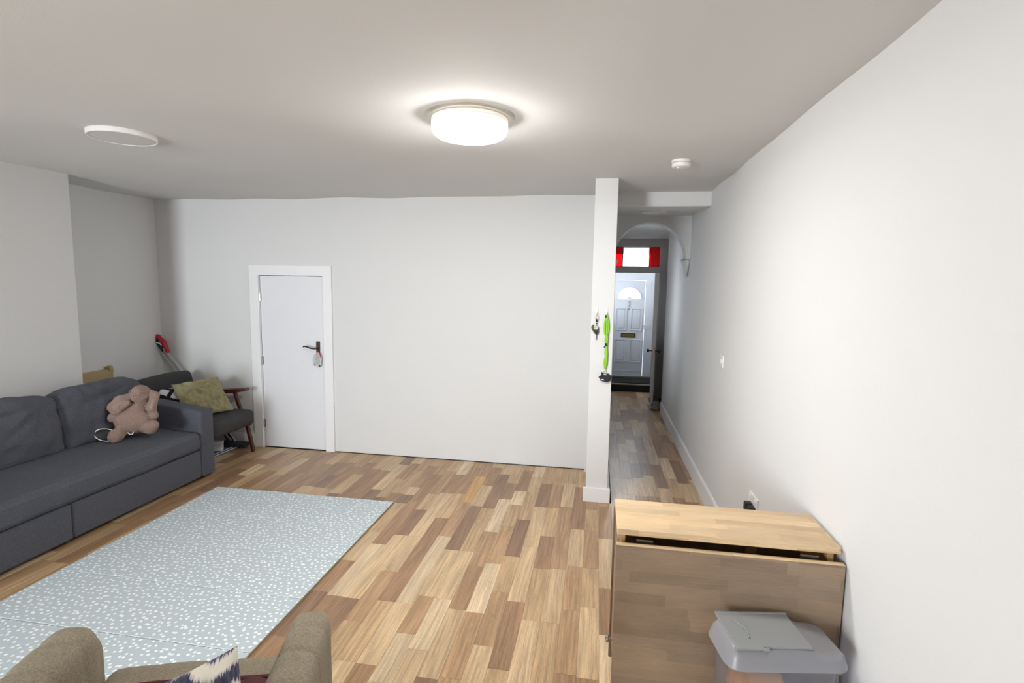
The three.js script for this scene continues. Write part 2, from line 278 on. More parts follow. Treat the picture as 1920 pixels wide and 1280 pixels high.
// plaster arch across the hall, with a small corbel at the spring on each side
{
  const cx = 0.485, r = 0.345, sp = 1.915, pts = [[0.10, HH + 0.02], [0.10, sp - 0.02], [cx - r, sp - 0.02]];
  for (let i = 0; i <= 28; i++) { const a = Math.PI - i / 28 * Math.PI; pts.push([cx + r * Math.cos(a), sp + 0.36 * Math.sin(a)]); }
  pts.push([cx + r, sp - 0.02], [XR + 0.01, sp - 0.02], [XR + 0.01, HH + 0.02]);
  const corbel = (x, s) => { const c = lathe([[0.001, -0.15], [0.012, -0.14], [0.016, -0.11], [0.026, -0.07], [0.034, -0.03], [0.05, 0.005], [0.05, 0.025], [0.001, 0.026]], 16); c.scale(1, 1, 2.2); c.translate(x, sp - 0.02, -5.46); return c; };
  slab('arch', [panel(pts.reverse(), [], -5.56, -5.38, 0.006), corbel(0.135, 1), corbel(XR - 0.022, -1)], M.wall);
}
// vestibule end of the hall
slab('wall_recess', [bx(XR, 1.1, -0.1, HH + 0.1, -7.06, -7.05 + 0.001), bx(0.99, 1.1, -0.1, HH + 0.1, -9.1, -7.05), sideWall(-9.1, -7.05, -0.1, 0.1, rect(8.35, 8.75, 1.2, 1.8))], M.wall);
slab('wall_vestibule', panel([[0, 0], [0.20, 0], [0.20, 1.85], [0.865, 1.85], [0.865, 0], [0.99, 0], [0.99, HH], [0, HH]], [rect(0.21, 0.868, 1.935, 2.225)], -8.06, -7.96), M.hallPaint);
slab('wall_front', panel([[0, 0], [0.12, 0], [0.12, 1.885], [0.912, 1.885], [0.912, 0], [0.99, 0], [0.99, HH], [0, HH]], [rect(0.16, 0.865, 1.96, 2.205)], -9.1, -9.0), M.hallPaint);
slab('step_1', bx(0, 0.99, -0.1, 0.12, -9.1, -8.36, 0.004), M.stepDark);
// skirting and trim
const skirt = (x0, x1, h) => [[x0, 0], [x1, 0], [x1, h - 0.012], [x1 + (x0 - x1) * 0.45, h], [x0, h]];
{ const g = panel([[0, 0], [-0.016, 0], [-0.016, 0.128], [-0.010, 0.142], [0, 0.142]].reverse(), [], -7.04, ZR); g.translate(XR, 0, 0); slab('baseboard_right', g, M.gloss); }
slab('baseboard_nib', [bx(-0.067, 0.138, 0, 0.112, -3.946, -3.925, 0.003), bx(0.118, 0.136, 0, 0.11, D, -3.93, 0.003)], M.gloss);
slab('baseboard_back', bx(XL, -3.335, 0, 0.13, D, D + 0.016, 0.004), M.gloss);
slab('baseboard_left', [bx(XB, XB + 0.016, 0, 0.13, -3.5, -1.9, 0.004), bx(XL, XL + 0.016, 0, 0.13, D, -3.49, 0.004)], M.gloss);
slab('trim_1', bx(-2.48, -0.047, 0, 0.006, D, D + 0.005), M.dark);    // dark gap between the laminate and the back wall

// unit for the added windows: unseen and made up to bring in daylight
function windowUnit(name, w, h, place) {
  const o = struct(name), fr = panel(rect(-w / 2, w / 2, -h / 2, h / 2), [rect(-w / 2 + 0.06, -0.03, -h / 2 + 0.06, h / 2 - 0.06), rect(0.03, w / 2 - 0.06, -h / 2 + 0.06, h / 2 - 0.06)], -0.03, 0.03, 0.004);
  obj('frame', fr, M.upvc, o); for (const s of [-1, 1]) obj('pane', bx(s * 0.03, s * (w / 2 - 0.06), -h / 2 + 0.06, h / 2 - 0.06, -0.003, 0.003), M.pane, o);
  place(o); return o;
}
windowUnit('added_window_1', 1.2, 1.9, (o) => { o.position.set(-3.35, 1.3, ZR + 0.07); });
windowUnit('added_window_5', 0.4, 0.9, (o) => { o.position.set(0.04, 1.45, -6.2); o.rotation.y = Math.PI / 2; });
windowUnit('added_window_4', 0.4, 0.6, (o) => { o.position.set(-0.05, 1.5, -8.55); o.rotation.y = Math.PI / 2; });
{ // leaded transom over the hall door: red, clear, red
  const o = struct('window_2'); const lead = [];
  for (const x of [0.337, 0.722]) lead.push(bx(x - 0.007, x + 0.007, 1.935, 2.225, -8.016, -8.0));
  lead.push(...[[0.21, 0.216], [0.862, 0.868]].map(([a, b]) => bx(a, b, 1.935, 2.225, -8.016, -8.0)), bx(0.21, 0.868, 1.935, 1.942, -8.016, -8.0), bx(0.21, 0.868, 2.218, 2.225, -8.016, -8.0));
  obj('lead_bars', lead, M.lead, o);
  obj('pane', bx(0.216, 0.330, 1.942, 2.218, -8.01, -8.006), M.redGlass, o, 'red stained glass pane');
  obj('pane', bx(0.344, 0.715, 1.942, 2.218, -8.01, -8.006), M.frosted, o, 'white frosted glass pane');
  obj('pane', bx(0.729, 0.862, 1.942, 2.218, -8.01, -8.006), M.redGlass, o, 'red stained glass pane');
}
{ const o = struct('window_3'); obj('frame', panel(rect(0.16, 0.865, 1.96, 2.205), [rect(0.19, 0.835, 1.985, 2.18)], -9.08, -9.03), M.upvc, o); obj('pane', bx(0.19, 0.835, 1.985, 2.18, -9.057, -9.053), M.pane, o); }

// ---------------------------------------------------------------- doors
{ // flush cupboard door in the back wall
  const o = struct('door_1'); o.position.set(0, 0, D);
  obj('door_leaf', bx(-3.228, -2.578, 0.008, 1.692, -0.042, -0.004, 0.002), M.doorPaint, o);
  obj('architrave', [panel([[-3.332, 0], [-3.236, 0], [-3.236, 1.70], [-2.57, 1.70], [-2.57, 0], [-2.479, 0], [-2.479, 1.795], [-3.332, 1.795]], [], -0.001, 0.017, 0.003)], M.gloss, o);
  obj('jamb', [bx(-3.245, -3.2325, 0, 1.708, -0.12, 0.0), bx(-2.574, -2.562, 0, 1.708, -0.12, 0.0), bx(-3.245, -2.562, 1.697, 1.708, -0.12, 0.0)], M.gloss, o);
  for (const y of [1.49, 0.87, 0.24]) obj('hinge', [rod([-3.2305, y - 0.04, 0.002], [-3.2305, y + 0.04, 0.002], 0.006), bx(-3.242, -3.216, y - 0.04, y + 0.04, -0.004, 0.0005)], M.chrome, o);
  const h = obj('handle_plate', bx(-2.654, -2.616, 0.925, 1.075, -0.004, 0.006, 0.003), M.bronze, o);
  obj('lever', [tube([[-2.636, 1.012, 0.004], [-2.636, 1.012, 0.05], [-2.66, 1.012, 0.056], [-2.70, 1.018, 0.054], [-2.738, 1.03, 0.05], [-2.762, 1.026, 0.047]], 0.0075, 30, 8), rod([-2.636, 1.012, 0.004], [-2.636, 1.012, 0.02], 0.014)], M.bronze, h);
  obj('keyhole', rod([-2.636, 0.962, 0.005], [-2.636, 0.962, 0.008], 0.007), M.dark, h);
}
{ // part-glazed hall door, standing open against the recess with its lock edge towards the room
  const o = struct('door_2'), a = [0.752, -7.16], b = [0.842, -7.95]; o.position.set(a[0], 0, a[1]); o.rotation.y = Math.atan2(-(b[1] - a[1]), b[0] - a[0]);
  const L = Math.hypot(b[0] - a[0], b[1] - a[1]), y0 = 0.012, y1 = 1.827;
  obj('door_leaf', panel(rect(0, L, y0, y1), [rect(0.1, L - 0.1, 0.95, 1.72)], -0.021, 0.021, 0.003), M.hallPaint, o);
  obj('pane', bx(0.1, L - 0.1, 0.95, 1.72, -0.003, 0.003), M.frosted, o);
  obj('glazing_bar', [bx(L / 2 - 0.012, L / 2 + 0.012, 0.95, 1.72, -0.015, 0.015), bx(0.1, L - 0.1, 1.33, 1.354, -0.015, 0.015)], M.hallPaint, o);
  for (const s of [-1, 1]) obj('panel', panel(rect(0.1, L - 0.1, 0.2, 0.78), [rect(0.13, L - 0.13, 0.23, 0.75)], s > 0 ? 0.02 : -0.029, s > 0 ? 0.029 : -0.02, 0.003), M.hallPaint, o);
  for (const s of [-1, 1]) { const k = lathe([[0.02, 0.021], [0.02, 0.025], [0.008, 0.028], [0.008, 0.055], [0.022, 0.062], [0.027, 0.074], [0.022, 0.086], [0.001, 0.09]], 20); k.rotateX(s * Math.PI / 2); k.translate(0.06, 0.795, 0); obj('knob', k, M.bronze, o); }
  obj('lock_plate', bx(-0.0015, 0.002, 0.71, 0.85, -0.012, 0.012), M.chrome, o);
}
{ // white panelled front door with a fanlight
  const o = struct('door_3'); o.position.set(0, 0, -9.0);
  obj('door_frame', panel([[0.125, 0.12], [0.262, 0.12], [0.262, 1.752], [0.772, 1.752], [0.772, 0.12], [0.91, 0.12], [0.91, 1.88], [0.125, 1.88]], [], -0.06, 0.02, 0.008), M.upvc, o);
  const arc = new THREE.Path(); arc.absarc(0.517, 1.447, 0.185, 0, Math.PI, false); arc.absarc(0.517, 1.447, 0.035, Math.PI, 0, true); arc.closePath();
  const leaf = obj('door_leaf', panel(rect(0.266, 0.768, 0.135, 1.748), [arc], -0.05, 0.0, 0.003), M.upvc, o);
  const gs = new THREE.Shape(); gs.absarc(0.517, 1.447, 0.187, 0, Math.PI, false); gs.closePath();
  obj('fanlight_pane', metreUV(new THREE.ExtrudeGeometry(gs, { depth: 0.006, bevelEnabled: false }).translate(0, 0, -0.03)), M.pane, leaf);
  const fr = new THREE.Shape(); fr.absarc(0.517, 1.445, 0.2, 0, Math.PI, false); fr.absarc(0.517, 1.445, 0.185, Math.PI, 0, true); 
  obj('fanlight_bead', metreUV(new THREE.ExtrudeGeometry(fr, { depth: 0.012, bevelEnabled: false, curveSegments: 24 })), M.upvc, leaf);
  for (const [x0, x1, y0, y1] of [[0.30, 0.485, 0.915, 1.285], [0.548, 0.735, 0.915, 1.285], [0.30, 0.485, 0.375, 0.765], [0.548, 0.735, 0.375, 0.765]])
    obj('panel', [panel(rect(x0, x1, y0, y1), [rect(x0 + 0.014, x1 - 0.014, y0 + 0.014, y1 - 0.014)], -0.004, 0.014, 0.004), bx(x0 + 0.035, x1 - 0.035, y0 + 0.035, y1 - 0.035, -0.01, 0.008, 0.006)], M.upvc, leaf);
  obj('rail_groove', [bx(0.29, 0.745, 1.418, 1.428, -0.004, 0.006, 0.002), bx(0.29, 0.745, 0.222, 0.232, -0.004, 0.006, 0.002)], M.upvc, leaf);
  obj('letterbox', [panel(rect(0.398, 0.636, 0.798, 0.868), [rect(0.412, 0.622, 0.811, 0.855)], -0.002, 0.014, 0.003)], M.bronze, leaf);
  obj('letter_flap', bx(0.412, 0.622, 0.811, 0.855, -0.002, 0.008, 0.002), M.brass, leaf);
  obj('knocker', [tube([[0.512, 1.385, 0.006], [0.512, 1.345, 0.02], [0.512, 1.31, 0.012]], 0.007, 10, 6), rod([0.512, 1.39, 0], [0.512, 1.39, 0.012], 0.014)], M.nickel, leaf);
  obj('spyhole', rod([0.512, 1.27, 0], [0.512, 1.27, 0.01], 0.009), M.metal, leaf);
  for (const y of [1.70, 0.98]) obj('hinge', bx(0.765, 0.86, y - 0.035, y + 0.035, 0.0, 0.03, 0.006), M.upvc, o);
}
{ const o = struct('trim_2'); obj('nosing', bx(0.01, 0.985, 0.105, 0.124, -8.365, -8.345, 0.003), M.nosing, o); obj('threshold', bx(0.01, 0.985, 0.12, 0.15, -8.98, -8.94, 0.004), M.nosing, o); }

// ---------------------------------------------------------------- laminate floor, strip by strip
{
  const floor = struct('floor');
  obj('underlay', [bx(XL - 0.1, XR + 0.1, -0.1, -0.009, D - 0.9, ZR + 0.1), bx(-0.1, 1.1, -0.1, -0.009, -8.4, D - 0.9)], M.subfloor, floor);
  const P = 0.095, X0 = -0.038;
  const tones = ['#a07f64', '#b6916f', '#c7a37d', '#d8b78e', '#e2c59e', '#edd5b2', '#dcae74'].map((c) => new THREE.Color(c));
  const known = [[-2,-3.35,1,4],[-2,-2.77,3,1],[-1,-3.45,3,2],[-1,-2.58,1,4],[-1,-2.08,4,1],[0,-4.21,3,1],[0,-3.45,2,4],[0,-2.97,5,2],[0,-2.09,2,1],[1,-4.28,3,4],[1,-3.8,4,2],[1,-2.92,1,4],[1,-2.42,4,3],[2,-4.22,3,2],[2,-3.76,2,3],[2,-3.31,4,1],[2,-2.42,2,4],[3,-4.23,3,0],[3,-3.76,0,4],[3,-2.56,4,1],[4,-3.52,3,0],[4,-3.01,1,3],[4,-2.2,0,4],[5,-4.03,1,5],[5,-3.76,5,3],[5,-2.91,1,5],[5,-2.43,5,2],[6,-4.18,3,1],[6,-3.85,1,5],[6,-3.3,5,2],[6,-2.44,2,4],[7,-4.37,4,0],[7,-3.02,3,4],[7,-2.12,1,4],[8,-4.09,1,4],[8,-3.68,4,0],[8,-3.02,1,4],[8,-2.52,5,2],[9,-4.28,2,6],[9,-3.18,6,5],[9,-2.44,3,4],[9,-1.99,3,1],[10,-3.88,1,3],[10,-2.96,4,1],[10,-2.44,1,3],[11,-4.29,5,1],[11,-3.87,1,4],[11,-3.14,3,4],[11,-2.71,4,2],[12,-3.54,3,0],[12,-3.14,0,4],[12,-2.43,5,0],[13,-4.25,2,1],[13,-3.0,2,5],[14,-3.94,1,4],[14,-3.78,4,0],[14,-3.62,0,3],[14,-2.78,4,1],[15,-4.31,2,3],[16,-3.69,3,0],[18,-4.25,4,1],[18,-3.73,3,1],[20,-3.69,3,0],[21,-3.77,1,3],[22,-3.78,0,3],[24,-4.3,3,1]];
  camera.updateMatrixWorld(); camera.updateProjectionMatrix();
  const q = rng(33), strips = [];
  const pick = () => { const r = q(); return r < 0.12 ? 0 : r < 0.36 ? 1 : r < 0.54 ? 2 : r < 0.76 ? 3 : r < 0.93 ? 4 : 5; };
  for (let k = -10; k <= 46; k++) {
    let x1 = X0 - P * k, x0 = x1 - P; x0 = Math.max(x0, XL); x1 = Math.min(x1, XR); if (x1 - x0 < 0.01) continue;
    const inHall = (x0 + x1) / 2 > 0.12, onNib = !inHall && x0 > -0.06, zEnd = inHall ? -8.35 : onNib ? -3.93 : D + 0.004, zNear = ZR;
    const cuts = known.filter((j) => j[0] === k).map((j) => ({ z: j[1], far: j[2], near: j[3] })).filter((j) => j.z > zEnd + 0.04);
    if (!cuts.length) cuts.push({ z: -3 + q() * 0.5, far: pick(), near: pick() });
    const all = [...cuts];
    for (let z = cuts[0].z, t = cuts[0].far; ;) { z -= 0.26 + q() * 0.34; if (z < zEnd + 0.05) break; const f = pick(); all.unshift({ z, far: f, near: t }); t = f; }
    for (let z = cuts[cuts.length - 1].z, t = cuts[cuts.length - 1].near; ;) { z += 0.3 + q() * 0.34; if (z > zNear - 0.05) break; const f = pick(); all.push({ z, far: t, near: f }); t = f; }
    let prev = zEnd, tone = all[0].far;
    const put = (a, b, t) => { const L = b - a; if (L > 0.78) { const m = a + L * (0.42 + q() * 0.16); put(a, m, t); put(m, b, pick()); } else strips.push({ x0, x1, z0: a, z1: b, t, s: q(), o: q(), h: q(), k }); };
    for (const c of all) { put(prev, c.z, tone); prev = c.z; tone = c.near; }
    put(prev, zNear, tone);
  }
  const covered = (x, z) => (x < -1.49 && x > -2.94 && z > -3.6 && z < -1) || (x < -3.2 && z > -3.9) || (x > 0.1 && x < XR && z > -2.15 && z < -1.0) || x < -3.99;
  const px = (x, z) => { const v = V(x, 0, z).project(camera); return v.z > 1 ? [9, 9] : [v.x, v.y]; };
  for (const s of strips) {
    const mx = (s.x0 + s.x1) / 2, zs = [0.1, 0.5, 0.9].map((t) => lerp(s.z0, s.z1, t)); let vis = 0;
    for (const z of zs) { const [a, b] = px(mx, z); if (z < -0.6 && Math.abs(a) < 1.02 && Math.abs(b) < 1.02 && !covered(mx, z) && !(mx > 0.12 && mx < 0.3 && z < -4 && mx < 0.031 * -z)) vis++; }
    const pt = [[s.x0, s.z0], [s.x1, s.z0], [s.x1, s.z1], [s.x0, s.z1]].map(([x, z]) => px(x, Math.min(z, -0.6)));
    let A = 0; pt.forEach((p, i) => { const n = pt[(i + 1) % 4]; A += p[0] * n[1] - n[0] * p[1]; }); s.area = Math.abs(A) * vis / 3;
  }
  const order = [...strips].sort((a, b) => b.area - a.area), single = new Set(order.slice(0, 280).filter((s) => s.area > 0));
  const mats = tones.map((c) => [0, 1].map((i) => new THREE.MeshStandardMaterial({ color: c.clone().multiplyScalar(i ? 1.05 : 0.95), roughness: 0.32, map: grain, bumpMap: grain, bumpScale: 0.0003 })));
  const rest = [], restMat = new THREE.MeshStandardMaterial({ color: 0xffffff, vertexColors: true, roughness: 0.32, map: grain });
  for (const s of strips) {
    const g1 = 0.0004, pairEdge = ((s.k % 2) + 2) % 2 === 0, g = new THREE.BoxGeometry(s.x1 - s.x0 - g1 - (pairEdge ? 0.0006 : 0), 0.008, s.z1 - s.z0 - g1 * 2);
    g.translate((s.x0 + s.x1) / 2, -0.004 + (s.h - 0.5) * 0.0006, (s.z0 + s.z1) / 2);
    const p = g.attributes.position, uv = g.attributes.uv; for (let i = 0; i < p.count; i++) uv.setXY(i, (p.getX(i) - s.x0) + s.o * 0.38, p.getZ(i) * (s.s > 0.5 ? 1 : -1) + s.s * 7);
    if (single.has(s)) obj('plank', g, mats[s.t][s.s > 0.5 ? 1 : 0], floor);
    else { const c = tones[s.t].clone().multiplyScalar(s.s > 0.5 ? 1.05 : 0.95), a = new Float32Array(p.count * 3); for (let i = 0; i < p.count; i++) c.toArray(a, i * 3); g.setAttribute('color', new THREE.BufferAttribute(a, 3)); rest.push(g); }
  }
  const m = new THREE.Mesh(mergeGeometries(rest), restMat); m.name = 'planks_far_and_covered'; m.receiveShadow = m.castShadow = true; m.userData.kind = 'stuff'; floor.add(m);
}
{ const t = thing('doormat', 'dark ribbed doormat on the step inside the white front door', 'doormat', [0.5, 0.12, -8.66]); obj('pile', bx(-0.45, 0.45, 0, 0.012, -0.24, 0.24, 0.004), M.stepMat, t); const ribs = []; for (let i = 0; i < 7; i++) ribs.push(bx(-0.43, 0.43, 0.010, 0.018, -0.21 + i * 0.065, -0.185 + i * 0.065, 0.003)); obj('ribs', ribs, M.black, t); }

// ---------------------------------------------------------------- ceiling fittings
{ // lit round ceiling lamp
  const x = -0.612, z = -2.455, t = thing('ceiling_lamp', 'lit round ceiling lamp with a satin metal base ring and glowing white drum', 'lamp', [x, H, z]);
  obj('base_ring', lathe([[0.001, 0.012], [0.203, 0.012], [0.205, 0.004], [0.204, -0.004], [0.196, -0.012], [0.185, -0.015], [0.15, -0.016], [0.001, -0.016]], 64), M.nickel, t);
  obj('drum_rim', lathe([[0.15, -0.016], [0.176, -0.016], [0.177, -0.02], [0.177, -0.034], [0.15, -0.034]], 64), new THREE.MeshStandardMaterial({ color: 0xf2f0ea, roughness: 0.4, emissive: 0xfff2e0, emissiveIntensity: 0.35 }), t);
  obj('diffuser', lathe([[0.001, -0.102], [0.06, -0.101], [0.12, -0.098], [0.155, -0.091], [0.17, -0.078], [0.176, -0.06], [0.176, -0.034], [0.001, -0.034]], 64), M.glow, t).castShadow = false;
  const warm = new THREE.Color().setRGB(1, 0.982, 0.95);
  const down = new THREE.RectAreaLight(warm, 100, 0.3, 0.3); down.name = 'lamp_light'; down.position.set(x, H - 0.108, z); down.lookAt(x, 0, z); scene.add(down);
  const l = new THREE.PointLight(warm, 2.8, 0, 2); l.name = 'lamp_side_light'; l.position.set(x, H - 0.05, z); l.castShadow = true; l.shadow.radius = 4; l.shadow.mapSize.set(1024, 1024); l.shadow.bias = -0.002; scene.add(l);
}
function flatLamp(label, p, r) { const t = thing('ceiling_lamp', label, 'lamp', p); obj('rim', lathe([[0.001, 0.012], [r * 0.96, 0.012], [r * 0.97, -0.004], [r, -0.006], [r, -0.026], [r * 0.985, -0.03], [r * 0.95, -0.031], [r * 0.945, -0.027]], 64), M.whitePlastic, t); obj('diffuser', lathe([[0.001, -0.028], [r * 0.8, -0.028], [r * 0.948, -0.027], [r * 0.948, -0.01], [0.001, -0.01]], 64), M.diffuserOff, t); return t; }
flatLamp('unlit thin white disc lamp on the left of the room ceiling', [-2.535, H, -2.53], 0.158);
flatLamp('unlit white disc lamp on the hall ceiling behind the beam', [0.475, HH, -4.98], 0.11);
{ const t = thing('smoke_alarm', 'small white round smoke alarm on the ceiling near the hall', 'smoke alarm', [0.475, H, -3.44]);
  obj('base', lathe([[0.001, 0.012], [0.058, 0.012], [0.06, 0], [0.06, -0.01], [0.056, -0.012], [0.001, -0.012]], 40), M.whitePlastic, t);
  obj('cover', lathe([[0.056, -0.014], [0.058, -0.02], [0.055, -0.034], [0.046, -0.04], [0.001, -0.042]], 40), M.whitePlastic, t);
  obj('vent_ring', lathe([[0.050, -0.0105], [0.0545, -0.0105], [0.0545, -0.0165], [0.05, -0.0165]], 40), M.greyCloth, t); obj('test_button', rod([-0.02, -0.038, 0.02], [-0.02, -0.045, 0.02], 0.008), M.white, t); }

// ---------------------------------------------------------------- wall fittings
{ const t = thing('light_switch', 'small white double light switch on the right wall', 'switch', [XR, 1.142, -3.815]);
  obj('plate', bx(-0.009, 0.0, -0.043, 0.043, -0.043, 0.043, 0.003), M.whitePlastic, t); for (const z of [-0.014, 0.014]) obj('rocker', rbox(0.006, 0.03, 0.02, 0.002, -0.01, 0, z, 0, 0, 0.12), M.white, t); }
{ const t = thing('wall_socket', 'white double wall socket low on the right wall behind the table', 'socket', [XR, 0.497, -2.905]);
  obj('plate', bx(-0.010, 0.0, -0.045, 0.045, -0.073, 0.073, 0.003), M.whitePlastic, t); for (const z of [-0.045, 0.045]) obj('rocker', bx(-0.013, -0.008, 0.018, 0.034, z - 0.008, z + 0.008, 0.001), M.white, t);
  const p = thing('plug', 'black plug pushed into the wall socket behind the folded table', 'plug', [XR - 0.011, 0.478, -2.885]);
  obj('body', [bx(-0.038, 0, -0.026, 0.022, -0.045, -0.002, 0.006), bx(-0.034, 0, -0.03, 0.018, 0.003, 0.046, 0.006)], M.black, p); obj('cable', tube([[-0.02, -0.02, -0.022], [-0.024, -0.08, -0.02], [-0.02, -0.2, 0.0], [-0.03, -0.40, 0.04]], 0.004, 20, 6), M.black, p); }

// ---------------------------------------------------------------- things hung on the wall end
{ const Z = -3.945;
  const hook = (x, y, label) => { const t = thing('wall_hook', label, 'hook', [x, y, Z]); obj('plate', rbox(0.016, 0.05, 0.005, 0.002, 0, 0.012, 0.0025), M.whitePlastic, t); obj('hook', tube([[0, 0.0, 0.004], [0, -0.008, 0.014], [0, 0.0, 0.02], [0, 0.008, 0.02]], 0.0028, 16, 6), M.whitePlastic, t); };
  hook(-0.006, 1.452, 'small white stick-on hook holding the dark keys'); hook(0.066, 1.452, 'small white stick-on hook holding the lime green lanyard');
  const k = thing('key_bunch', 'bunch of keys with dark fob and green charm on wall end', 'keys', [-0.006, 1.44, Z + 0.016]);
  obj('key_ring', tube([[0, 0, 0], [0.009, -0.012, 0], [0.009, -0.03, 0], [0, -0.042, 0], [-0.009, -0.03, 0], [-0.009, -0.012, 0]], 0.0018, 30, 6, true), M.chrome, k);
  obj('strap', [rbox(0.014, 0.022, 0.006, 0.002, 0.0, -0.045, 0), rbox(0.01, 0.012, 0.005, 0.002, 0, -0.068, 0)], M.black, k);
  { const r = new THREE.TorusGeometry(0.013, 0.004, 8, 24); r.translate(-0.003, -0.098, 0.006); obj('disc_tag', [r, rod([-0.003, -0.098, 0.002], [-0.003, -0.098, 0.006], 0.012)], M.nickel, k); }
  obj('fob', rbox(0.03, 0.05, 0.012, 0.005, 0.002, -0.118, -0.003), M.black, k);
  obj('charm', blob([[[-0.025, -0.085, 0], [-0.022, -0.1, 0], 0.008, 0.009], [[-0.024, -0.1, 0], [-0.016, -0.128, 0], 0.008, 0.006], [[-0.024, -0.108, 0], [-0.032, -0.098, 0], 0.005, 0.004]], 28, 0.004), M.green, k, 'dark green charm');
  obj('key', [rbox(0.007, 0.05, 0.002, 0.0008, 0.002, -0.163, 0), rod([0.002, -0.142, -0.001], [0.002, -0.142, 0.001], 0.009)], M.metal, k);
  const y = thing('lanyard', 'lime green lanyard looped on a hook at the wall end', 'lanyard', [0.066, 1.44, Z + 0.016]);
  for (const [a, b, z] of [[-0.013, 0.004, 0], [0.013, -0.004, 0.006], [0.004, 0.007, 0.010]]) obj('strap', ribbon([[a * 0.1, 0, z * 0.4], [a * 0.8, -0.05, z], [a, -0.12, z], [b * 1.2, -0.19, z], [0.003, -0.225, z * 0.6], [0.002 + b, -0.28, z], [0.002 + a * 0.6, -0.35, z], [0.0, -0.405, z * 0.5]], 0.011, 0.0016, [1, 0, 0.1]), M.lime, y);
  obj('clip', [rbox(0.014, 0.018, 0.01, 0.003, -0.006, -0.012, 0.006), rbox(0.018, 0.024, 0.012, 0.003, 0.002, -0.222, 0.006), rbox(0.01, 0.012, 0.01, 0.003, -0.008, -0.24, 0.006)], M.black, y);
  obj('trigger_hook', [tube([[0, -0.402, 0.002], [0.007, -0.412, 0.002], [0.007, -0.424, 0.002], [0, -0.431, 0.002], [-0.006, -0.42, 0.002]], 0.0022, 20, 6)], M.chrome, y);
  const w = thing('pouch', 'black pouch with pointed corners and two white marks under the lanyard', 'pouch', [0.068, 0.972, Z + 0.012]); w.rotation.z = -0.16;
  obj('body', panel([[-0.034, 0.036], [-0.028, 0.012], [-0.046, -0.006], [-0.03, -0.02], [-0.026, -0.03], [0.022, -0.034], [0.046, -0.018], [0.048, 0.018], [0.02, 0.034], [-0.006, 0.026]].reverse(), [], -0.007, 0.007, 0.003), M.blackSoft, w);
  obj('mark', rbox(0.02, 0.007, 0.002, 0.0008, -0.002, 0.022, 0.0075, 0, 0, 0.1), M.white, w); obj('mark', rbox(0.02, 0.007, 0.002, 0.0008, -0.012, -0.02, 0.0075, 0, 0, 0.1), M.white, w);
}
{ // tag hanging from the cupboard door's lock
  const t = thing('hanging_tag', 'grey printed tag hanging from the cupboard door handle plate', 'tag', [-2.633, 0.955, D + 0.014]); t.rotation.z = -0.08;
  const g = panel([[-0.043, -0.11], [0.03, -0.125], [0.043, -0.105], [0.043, -0.02], [0.02, 0.0], [-0.03, 0.0], [-0.043, -0.02]], [], -0.002, 0.002, 0.0008), p = g.attributes.position, uv = g.attributes.uv; for (let i = 0; i < p.count; i++) uv.setXY(i, (p.getX(i) + 0.043) / 0.086, (p.getY(i) + 0.125) / 0.125);
  obj('card', g, std(0xffffff, 0.7, { map: tagPrint }), t); obj('ribbon', [ribbon([[0.0, 0.015, 0.004], [0.012, 0.0, 0.006], [0.02, -0.02, 0.006]], 0.018, 0.002), ribbon([[-0.004, 0.01, 0.004], [-0.012, -0.005, 0.006], [-0.006, -0.022, 0.006]], 0.016, 0.002)], std(0xc9a4a6, 0.7), t, 'pink ribbon'); obj('cord', ribbon([[0.02, 0.02, 0.003], [0.03, 0.0, 0.004], [0.034, -0.03, 0.003]], 0.006, 0.002), M.red, t, 'red cord'); }

// ---------------------------------------------------------------- play mat
{ const t = thing('play_mat', 'large pale grey blue folding play mat with white speckles on the floor', 'play mat', [0, 0, 0]);
  const seams = [-3.61, -3.18, -2.765, -2.36, -1.95, -1.53, -1.11];
  for (let i = 0; i < seams.length - 1; i++) { const g = bx(-2.94, -1.468, 0.0005, 0.012, seams[i] + 0.001, seams[i + 1] - 0.001, 0.005); obj('mat_panel', g, M.mat, t); }
  obj('edge_binding', [bx(-1.469, -1.464, 0.0005, 0.009, -3.609, -1.112)], M.matEdge, t);
}

